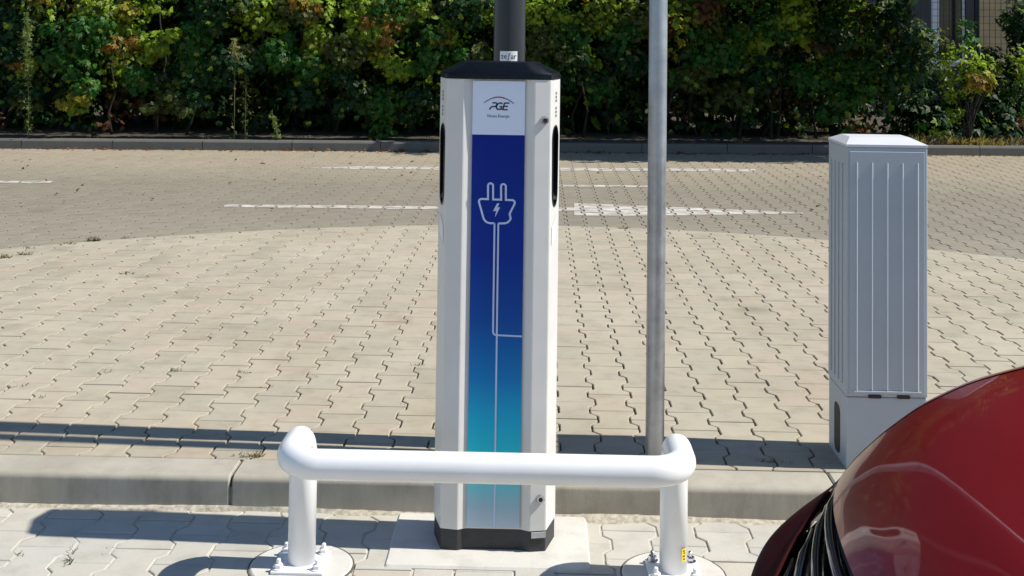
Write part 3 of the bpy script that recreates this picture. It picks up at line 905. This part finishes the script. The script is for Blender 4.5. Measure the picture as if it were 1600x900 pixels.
# ================================================================== planting behind the far kerb
def foliage(name, org, nrm, size, col, parent, mat, nl=5, asp=.42, spread=62):
    """leaves made of nl pointed leaflets; arrays: origin, facing, size, colour"""
    n = len(org)
    nrm = nrm/np.linalg.norm(nrm, axis=1, keepdims=True)
    rv = rng.normal(size=(n,3)); rv[:,2] -= .8
    d = rv - nrm*np.sum(rv*nrm, axis=1, keepdims=True); d /= np.linalg.norm(d, axis=1, keepdims=True)
    w = np.cross(nrm, d)
    angs = np.radians(np.linspace(-spread, spread, nl)) if nl > 1 else np.array([0.0])
    V = np.empty((n, nl, 4, 3))
    for i, a in enumerate(angs):
        ln = size*(1 - .28*abs(a)/1.2)
        dd = d*math.cos(a) + w*math.sin(a); ww = np.cross(nrm, dd)
        curl = rng.uniform(-.35, .1, size=n)[:,None]
        V[:,i,0] = org
        V[:,i,1] = org + dd*(ln*.5)[:,None] + ww*(ln*asp/2)[:,None] + nrm*(ln*.06)[:,None]
        V[:,i,2] = org + dd*ln[:,None] + nrm*curl*ln[:,None]
        V[:,i,3] = org + dd*(ln*.5)[:,None] - ww*(ln*asp/2)[:,None] + nrm*(ln*.06)[:,None]
    nf = n*nl
    me = bpy.data.meshes.new(name)
    me.vertices.add(nf*4); me.vertices.foreach_set('co', V.reshape(-1).astype(np.float32))
    me.loops.add(nf*4); me.loops.foreach_set('vertex_index', np.arange(nf*4, dtype=np.int32))
    me.polygons.add(nf); me.polygons.foreach_set('loop_start', np.arange(0, nf*4, 4, dtype=np.int32))
    me.update(calc_edges=True)
    at = me.color_attributes.new('Col', 'FLOAT_COLOR', 'POINT')
    cc = np.repeat(np.concatenate([col, np.ones((n,1))], axis=1), nl*4, axis=0)
    cc[:,:3] *= np.repeat(rng.uniform(.82,1.18,size=(nf,1)), 4, axis=0)
    at.data.foreach_set('color', cc.reshape(-1).astype(np.float32))
    o = link(name, me, mat, parent)
    tag(o, kind='stuff')
    return o
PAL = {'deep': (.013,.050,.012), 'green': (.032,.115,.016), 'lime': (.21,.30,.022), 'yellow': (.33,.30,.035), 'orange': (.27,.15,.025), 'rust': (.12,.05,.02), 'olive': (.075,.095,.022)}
def clump_leaves(clumps):
    O, Nn, S, Cc = [], [], [], []
    for (c, r_, n, hue, sz) in clumps:
        u = rng.normal(size=(n,3)); u /= np.linalg.norm(u, axis=1, keepdims=True)
        rad = rng.uniform(.45, 1.05, size=(n,1))
        O.append(np.array(c) + u*rad*np.array(r_))
        nn = u*.75 + np.array((.25,-.45,.55)) + rng.normal(size=(n,3))*.42
        Nn.append(nn); S.append(rng.uniform(.65,1.2,size=n)*sz)
        b0 = np.array(PAL[hue]); k = rng.uniform(.75,1.3,size=(n,1)); col = b0*k
        sw = rng.random(n)
        for lo, hi, h2 in ((0,.10,'olive'), (.10,.17,'lime')):
            col[(sw >= lo) & (sw < hi)] = np.array(PAL[h2])*.85
        Cc.append(col)
    return np.concatenate(O), np.concatenate(Nn), np.concatenate(S), np.concatenate(Cc)
def bed(px, y):                                   # bed position seen at picture column px, depth y
    return (px - 841)/1900*y
# main creeper hedge
hedge = empty('creeper_hedge', (*fpt(-.6, .9), UP+.09), 'long dense dark green creeper hedge behind the far kerb', 'hedge')
hl = Vector(hedge.location)
clumps = []
def hz(v, y): return CAMH - (v - 47)*y/1900        # height of a picture row at depth y
# bright clumps the eye picks out: column, row, radius in metres, colour
spots = [(150,22,.30,'lime'),(168,40,.22,'lime'),(120,60,.30,'green'),(180,80,.16,'orange'),(110,105,.35,'green'),(240,75,.20,'lime'),(230,85,.12,'orange'),(305,65,.22,'green'),(300,100,.18,'green'),
 (215,130,.22,'green'),(265,160,.20,'olive'),(35,110,.12,'orange'),(35,160,.16,'olive'),(60,5,.2,'orange'),(220,5,.22,'yellow'),(20,60,.35,'deep'),(10,110,.35,'deep'),(115,165,.14,'yellow'),(290,125,.28,'deep'),
 (395,12,.28,'lime'),(450,8,.22,'olive'),(490,22,.20,'orange'),(500,65,.20,'lime'),(500,72,.14,'orange'),(430,90,.22,'green'),(385,90,.16,'olive'),(560,15,.32,'lime'),(610,20,.32,'green'),(565,48,.22,'lime'),(580,52,.16,'orange'),(612,38,.14,'orange'),
 (640,8,.26,'lime'),(592,80,.12,'yellow'),(625,110,.20,'lime'),(540,88,.25,'olive'),(480,110,.28,'green'),(560,140,.25,'deep'),(600,165,.30,'green'),(655,160,.25,'deep'),(680,75,.25,'green'),(700,60,.16,'orange'),(720,95,.25,'green'),(745,85,.2,'olive'),(720,20,.25,'deep'),
 (760,10,.22,'lime'),(845,20,.26,'lime'),(850,60,.24,'olive'),(890,55,.30,'green'),(935,25,.28,'lime'),(930,15,.14,'rust'),(965,50,.25,'green'),(1000,20,.25,'olive'),(905,75,.2,'lime'),(945,130,.22,'green'),(985,95,.26,'deep'),(1075,15,.24,'rust'),(1110,20,.24,'olive'),(1050,55,.22,'rust'),
 (1090,90,.26,'green'),(1080,115,.2,'olive'),(1130,70,.28,'green'),(1165,85,.22,'lime'),(1180,55,.2,'lime'),(1150,140,.24,'olive'),(1210,25,.35,'green'),(1245,12,.24,'lime'),(1248,40,.22,'lime'),(1285,70,.16,'rust'),(1265,115,.28,'green'),(1310,45,.4,'deep'),(1345,75,.14,'rust'),(1360,30,.25,'rust'),
 (1330,110,.26,'green'),(1380,95,.26,'green'),(1320,145,.24,'green'),(1390,50,.36,'deep'),(1420,90,.3,'deep'),(1400,125,.3,'deep'),(1190,110,.3,'deep'),(330,20,.3,'deep'),(350,110,.3,'deep'),(470,150,.25,'deep'),(890,110,.3,'deep')]
for (u, v, r_, hue) in spots:
    a = (u-841)/1900*14.6
    y = 14.02 + .083*a + random.uniform(.15,.45)
    x = bed(u, y); z = hz(v, y)
    n_ = int(60 + r_*520)
    if hue in ('orange', 'rust', 'yellow'):          # turning leaves mixed among green ones
        for j in range(3):
            ox, oz = random.uniform(-1,1)*r_, random.uniform(-1,1)*r_*.7
            clumps.append(((x+ox, y+random.uniform(-.08,.05), z+oz), (r_*.75, r_*.5, r_*.5), n_//3, hue, .064))
        clumps.append(((x, y+.05, z), (r_*1.5, r_*.7, r_*1.3), n_//2, random.choice(['lime','lime','yellow']), .068))
        continue
    clumps.append(((x, y, z), (r_*.95, r_*.6, r_*.85), int(n_*.8), hue, .068))
    for j in range(3):                                # ragged sprays off the clump
        clumps.append(((x+random.uniform(-1.1,1.1)*r_, y+random.uniform(-.1,.1), z+random.uniform(-1,.8)*r_), (r_*.6, r_*.4, r_*.35), n_//3, hue, .064))
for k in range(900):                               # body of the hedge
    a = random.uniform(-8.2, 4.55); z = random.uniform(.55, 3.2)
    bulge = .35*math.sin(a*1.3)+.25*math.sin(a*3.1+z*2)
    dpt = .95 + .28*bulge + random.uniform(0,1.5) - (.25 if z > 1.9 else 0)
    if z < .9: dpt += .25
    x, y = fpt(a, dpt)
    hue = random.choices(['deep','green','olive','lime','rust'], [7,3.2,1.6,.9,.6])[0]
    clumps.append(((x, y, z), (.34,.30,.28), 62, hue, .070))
for k in range(230):                               # overhang above the lane that shades the kerb
    a = random.uniform(2.3, 5.5); z = random.uniform(2.25, 2.9)
    x, y = fpt(a, random.uniform(-1.05, .15))
    clumps.append(((x, y, z), (.30,.28,.24), 62, random.choice(['deep','green','lime']), .088))
for k in range(16):
    a = random.uniform(.2, 1.3); z = random.uniform(2.2, 2.6)
    x, y = fpt(a, random.uniform(-.5, .2)); clumps.append(((x, y, z), (.28,.24,.22), 36, 'green', .088))
for k in range(60):                                # thin skirt near the ground
    a = random.uniform(-8, 4.5); x, y = fpt(a, random.uniform(.55,1.3))
    clumps.append(((x, y, random.uniform(.30,.62)), (.25,.22,.14), 12, random.choice(['deep','olive','rust','deep']), .07))
for k in range(200):                               # high back of the hedge, unseen upper part added as dark backing
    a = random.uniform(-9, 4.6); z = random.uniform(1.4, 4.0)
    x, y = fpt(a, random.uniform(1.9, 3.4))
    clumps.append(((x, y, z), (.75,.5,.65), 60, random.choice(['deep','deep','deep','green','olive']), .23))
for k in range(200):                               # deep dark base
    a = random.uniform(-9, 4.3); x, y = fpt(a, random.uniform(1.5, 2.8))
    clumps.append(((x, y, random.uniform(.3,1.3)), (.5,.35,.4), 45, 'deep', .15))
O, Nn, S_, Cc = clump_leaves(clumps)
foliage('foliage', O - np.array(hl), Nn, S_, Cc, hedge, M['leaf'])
s = MB()
for k in range(80):
    a = random.uniform(-8.2, 4.5); x, y = fpt(a, random.uniform(.8, 1.9))
    pts = [Vector((x, y, UP+.06)) - hl]; h = random.uniform(1.2, 2.8)
    for j in range(1, 6): pts.append(pts[-1] + Vector((random.uniform(-.12,.12), random.uniform(-.1,.1), h/5)))
    s.tube(pts, [.02 - .0028*j for j in range(6)], 5)
tag(s.build('stems', M['bark'], hedge), kind='stuff')

def bush(name, label, u, dep, group, spec, mul=1.0, leaf=.07, cat='shrub'):
    x0_, y0_ = bed(u, 14.02 + .083*(u-841)/1900*14.6 + dep), 0
    y0_ = 14.02 + .083*x0_ + dep
    b0 = empty(name, (x0_, y0_, UP+.09), label, cat, group); L0 = Vector(b0.location)
    cl = []
    for (uu, v, r_, hue, dd, nn) in spec:
        y = y0_ + dd; cl.append(((bed(uu, y), y, hz(v, y)), (r_, r_*.7, r_*.9), int(nn*mul), hue, leaf))
    O, Nn, S_, Cc = clump_leaves(cl)
    foliage('foliage', O - np.array(L0), Nn, S_, Cc, b0, M['leaf'], nl=3, asp=.5)
    st = MB()
    for (uu, v, r_, hue, dd, nn) in spec:
        e_ = Vector((bed(uu, y0_+dd), y0_+dd, hz(v, y0_+dd))) - L0
        st.tube([(random.uniform(-.06,.06), random.uniform(-.05,.05), -.02), (e_.x*.35, e_.y*.5, e_.z*.45), (e_.x*.8, e_.y*.9, e_.z*.8), e_], [.009,.007,.005,.003], 6)
    st.build('branch', M['bark'], b0)
    return b0
bush('shrub', 'bright green shrub with an orange leaf cluster right of the hedge', 1505, .35, None,
     [(1500,75,.22,'lime',0,70),(1480,95,.22,'lime',.05,80),(1520,100,.20,'lime',0,70),(1518,116,.12,'orange',-.10,40),(1532,122,.11,'orange',-.05,36),(1527,108,.10,'orange',0,26),(1538,112,.08,'yellow',-.08,22),(1512,126,.10,'yellow',-.08,24),(1526,120,.16,'lime',-.02,30),(1510,55,.16,'green',.1,40),(1505,36,.14,'green',.15,26),(1490,130,.18,'lime',0,60),(1540,92,.14,'lime',.1,26),(1485,170,.13,'lime',-.05,36),(1462,195,.09,'lime',-.1,22),(1555,88,.1,'olive',.1,12),(1460,60,.25,'olive',.25,60)])
bush('shrub', 'yellow green shrub cut off by the right edge', 1612, .45, None,
     [(1595,85,.22,'lime',0,90),(1605,115,.25,'lime',0,100),(1590,135,.18,'green',0,50),(1625,95,.3,'lime',.1,120),(1640,140,.3,'green',.1,90),(1600,165,.15,'olive',.05,24)])
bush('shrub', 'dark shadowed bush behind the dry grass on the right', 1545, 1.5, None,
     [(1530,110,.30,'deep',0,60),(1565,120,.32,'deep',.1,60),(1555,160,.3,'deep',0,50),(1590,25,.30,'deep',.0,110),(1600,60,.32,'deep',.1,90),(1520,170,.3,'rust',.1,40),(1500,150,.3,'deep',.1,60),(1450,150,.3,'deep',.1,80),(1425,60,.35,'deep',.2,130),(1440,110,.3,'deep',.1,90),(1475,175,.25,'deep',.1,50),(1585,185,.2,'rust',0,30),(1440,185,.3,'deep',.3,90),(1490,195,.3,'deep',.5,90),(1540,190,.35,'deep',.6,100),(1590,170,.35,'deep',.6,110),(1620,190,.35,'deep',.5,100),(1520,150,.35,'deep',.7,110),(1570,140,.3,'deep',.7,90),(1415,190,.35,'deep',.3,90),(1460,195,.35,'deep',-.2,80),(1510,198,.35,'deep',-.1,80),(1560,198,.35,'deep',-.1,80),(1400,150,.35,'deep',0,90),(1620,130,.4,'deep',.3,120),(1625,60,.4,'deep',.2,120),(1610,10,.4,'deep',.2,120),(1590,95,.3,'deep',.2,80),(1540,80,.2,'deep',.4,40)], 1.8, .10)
# tall weeds before the hedge
def weed(label, u, top, bot, dep, wid, hue, n):
    y = 14.02 + .083*(u-841)/1900*14.6 + dep; x = bed(u, y)
    b0 = empty('tall_weed', (x, y, UP+.08), label, 'weed', None)
    H_ = hz(top, y) - (UP+.08); z0 = hz(bot, y) - (UP+.08)
    lean = random.uniform(-.1,.02)
    MB().tube([(0,0,-.02), (lean*.3,0,H_*.4), (lean*.7,0,H_*.75), (lean,0,H_)], [.006,.005,.004,.002], 6).build('stem', M['weed_stem'], b0)
    t_ = np.concatenate([rng.random(n - n//6), rng.uniform(-.9*z0/max(.05,H_-z0), 0, n//6)]); zz = z0 + (H_-z0)*t_; tap = np.minimum(1, (1-t_)*2.2+.25)
    O = np.stack([lean*zz/H_ + rng.normal(size=n)*wid*tap*.5, rng.normal(size=n)*wid*tap*.5, zz], 1)
    Nn = rng.normal(size=(n,3)) + np.array((.4,-.6,.3))
    Cc = np.array(PAL[hue])*rng.uniform(.7,1.3,size=(n,1))
    foliage('plume', O, Nn, rng.uniform(.02,.05,size=n), Cc, b0, M['leaf'], nl=3, asp=.35)
PAL['plume'] = (.15,.20,.06); PAL['pale'] = (.26,.24,.12); PAL['hay'] = (.20,.155,.09); PAL['litter'] = (.17,.075,.035); PAL['soil'] = (.07,.05,.03)
weed('tall weed with a feathery pale green plume at the far left', 44, 30, 135, .1, .055, 'plume', 420)
weed('thin pale stalk with a small seed head left of the centre', 368, 67, 100, .18, .05, 'pale', 120)
weed('short pale weed stalk at the kerb behind the pavement', 437, 180, 215, .12, .05, 'plume', 70)
weed('slim green weed stalk next to the thin pale stalk', 385, 120, 200, .2, .06, 'olive', 90)
# dry grass on the right, leaf litter by the far kerb, sprouts in the joints
def blades(name, label, spec, mat):
    Oo, Nn, Ss, Cc = [], [], [], []
    for (x, y, z, rx, ry, n, sz, hue) in spec:
        o_ = np.stack([x + rng.uniform(-1,1,n)*rx, y + rng.uniform(-1,1,n)*ry, np.full(n, z)], 1)
        Oo.append(o_); Nn.append(rng.normal(size=(n,3))*.5 + np.array((0,-.9,.25))); Ss.append(rng.uniform(.5,1.2,n)*sz)
        Cc.append(np.array(PAL[hue])*rng.uniform(.65,1.3,size=(n,1)))
    o = np.concatenate(Oo); n_ = np.concatenate(Nn); S_ = np.concatenate(Ss); C_ = np.concatenate(Cc)
    # blades grow upwards: use facing, then build by hand
    n = len(o); d = rng.normal(size=(n,3))*.55; d[:,2] = 1; d /= np.linalg.norm(d, axis=1, keepdims=True)
    w = np.cross(d, np.array((0,1,0.0))); w /= np.linalg.norm(w, axis=1, keepdims=True)
    V = np.stack([o - w*(S_*.05)[:,None], o + w*(S_*.05)[:,None], o + d*(S_*.6)[:,None] + w*(S_*.035)[:,None] , o + d*S_[:,None] + np.array((0,-.15,-.15))*S_[:,None], ], 1)
    me = bpy.data.meshes.new(name); me.from_pydata(V.reshape(-1,3).tolist(), [], [(4*i,4*i+1,4*i+2,4*i+3) for i in range(n)])
    at = me.color_attributes.new('Col', 'FLOAT_COLOR', 'POINT')
    at.data.foreach_set('color', np.repeat(np.concatenate([C_, np.ones((n,1))],1), 4, axis=0).reshape(-1).astype(np.float32))
    return tag(link(name, me, mat), label, 'grass', kind='stuff')
spec = []
for k in range(60):
    x = random.uniform(4.4, 6.6); y = 14.02+.083*x+random.uniform(.14,.7); spec.append((x, y, UP+.09, .12, .06, 26, random.choice([.06,.09,.14]), 'hay'))
for k in range(40):
    x = random.uniform(-6, 4.4); y = 14.02+.083*x+random.uniform(.14,.4); spec.append((x, y, UP+.09, .1, .05, 8, .08, random.choice(['hay','olive'])))
blades('dry_grass', 'dry yellow grass growing behind the far kerb', spec, M['hay'])
spec = []
for (u, v, n, sz, hue) in [(275,580,16,.03,'olive'),(168,582,12,.028,'hay'),(62,622,9,.025,'hay'),(28,604,10,.026,'olive'),(380,582,12,.026,'olive'),(652,571,10,.024,'olive'),(487,588,8,.02,'rust'),(417,605,8,.02,'hay'),(1046,425,4,.02,'hay'),
    (6,403,40,.05,'hay'),(40,398,30,.04,'hay'),(145,376,40,.05,'hay'),(110,381,20,.035,'hay'),(48,388,20,.03,'rust'),(295,372,10,.03,'rust'),(200,428,16,.03,'rust'),(977,357,24,.035,'hay'),(920,356,10,.03,'rust'),(200,372,14,.03,'hay'),(400,713,40,.03,'hay'),(375,712,14,.022,'olive'),(1197,722,16,.022,'olive'),(1230,724,10,.018,'hay')]:
    p = ground(u, v); spec.append((p.x, p.y, UP-.004, .02+.006*(p.y-4), .012, n, sz, hue))
for (u, v, n, sz, hue) in [(107,880,12,.03,'olive'),(112,860,8,.025,'hay'),(35,862,6,.02,'hay'),(165,860,4,.015,'rust')]:
    p = ground(u, v, 0); spec.append((p.x, p.y, -.004, .012, .03, n, sz, hue))
for k in range(620):
    y = random.uniform(4.05, 8.5); x = random.uniform(-.5, .5)*y*.9; kk = round((x-X0COL)/PX); spec.append((X0COL+kk*PX, y, UP-.006, .010, .016, random.randint(2,7), random.choice([.008,.010,.014]), random.choice(['rust','rust','soil','hay'])))
blades('joint_sprouts', 'small dry sprouts of grass in the paving joints', spec, M['hay'])
n = 900
a = rng.uniform(-7, 7, n); off = -np.abs(rng.normal(size=n))*.06 - .01
near = rng.random(n) < .25; off[near] = -rng.uniform(0, 4.5, near.sum())
P_ = np.array([fpt(x, y) for x, y in zip(a, off)])
O = np.concatenate([P_, np.full((n,1), UP+.006)], 1)
lit = foliage('leaf_litter', O, np.tile((0,0,1.0),(n,1)) + rng.normal(size=(n,3))*.4, rng.uniform(.02,.06,n), np.array(PAL['litter'])*rng.uniform(.5,1.6,size=(n,1)), None, M['hay'], nl=1, asp=.6)
tag(lit, 'fallen reddish brown leaves along the foot of the far kerb', 'leaves')

# ================================================================== house and wire fence beyond
bl = empty('building', (6.4, 20, 0), 'building with a white framed window and tan wall beyond the hedge', 'building')
ZB = UP
def bx_(x0, x1, y0, y1, z0, z1, name, mat, par=bl, b=0.0):
    return MB().box(x0-6.4, x1-6.4, y0-20, y1-20, z0, z1, b).build(name, mat, par)
def X20(u, y=20): return (u-841)/1900*y  # walls below run up out of view; height added to darken hood reflections
bx_(-16, X20(1450), 20, 24, -.05, 14, 'wall', M['wall_dark'])  # unseen stretch added behind the hedge, dark backdrop against the sky
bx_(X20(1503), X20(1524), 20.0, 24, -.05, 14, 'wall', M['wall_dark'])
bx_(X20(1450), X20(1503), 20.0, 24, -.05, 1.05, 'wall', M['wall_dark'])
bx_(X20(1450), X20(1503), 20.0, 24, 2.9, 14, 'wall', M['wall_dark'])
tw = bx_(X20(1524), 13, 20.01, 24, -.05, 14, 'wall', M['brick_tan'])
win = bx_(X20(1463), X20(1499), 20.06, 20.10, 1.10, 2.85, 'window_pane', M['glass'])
fr = MB()
for x0, x1, z0, z1 in ((X20(1450)+.002, X20(1463), 1.052, 2.898), (X20(1499), X20(1503)-.002, 1.052, 2.898), (X20(1463), X20(1499), 1.052, 1.10), (X20(1463), X20(1499), 2.85, 2.898)):
    fr.box(x0-6.4, x1-6.4, .03, .12, z0, z1, .004)
fr.build('window_frame', M['white'], bl)
bx_(X20(1446), X20(1508), 19.9, 20.05, 1.0, 1.048, 'window_sill', M['cabinet_light'])
for k in range(16):
    bx_(X20(1524)+.01, 12.9, 19.995, 20.009, .1 + k*.25, .1 + k*.25 + .012, 'wall_course', M['wall_dark'], tw) if False else None
fe = empty('wire_fence', (6.2, 17.2, 0), 'brown wire mesh fence standing before the tan wall', 'fence')
s = MB()
for k in range(46): s.box(5.2+k*.08-6.2, 5.2+k*.08+.006-6.2, -.003, .003, UP+.1, 2.4)
tag(s.build('upright_wires', M['wire'], fe), kind='stuff')
s = MB()
for k in range(24): s.box(5.2-6.2, 8.9-6.2, .0035, .0085, UP+.15+k*.095, UP+.155+k*.095)
tag(s.build('cross_wires', M['wire'], fe), kind='stuff')
for x in (5.2, 6.16, 7.75, 8.9): MB().box(x-6.2-.03, x-6.2+.03, .01, .07, -.05, 2.45, .004).build('post', M['wall_dark'], fe)

# sand washed against the foot of the near kerb, thin towards its ragged edge
s = MB(); xs = np.linspace(-2.4, 2.2, 185); vs = []
for i, x in enumerate(xs):
    w = .022 + .012*math.sin(x*3.1+.6) + .010*math.sin(x*9.3) + .006*math.sin(x*31) + random.uniform(0, .008)
    if -.42 < x < .17: w = .012
    h = .006 + .004*math.sin(x*5.3) + random.uniform(0, .002)
    vs += [(x, KF + .002, h + .003), (x, KF - w*.45, h*.55 + .002), (x, KF - max(.006, w), -.0025)]
s.add(vs, [(3*i+k, 3*i+k+1, 3*i+k+4, 3*i+k+3) for i in range(184) for k in range(2)], True)
tag(s.build('sand_drift', M['sand']), 'thin drift of pale sand along the foot of the near kerb', 'sand', kind='stuff')
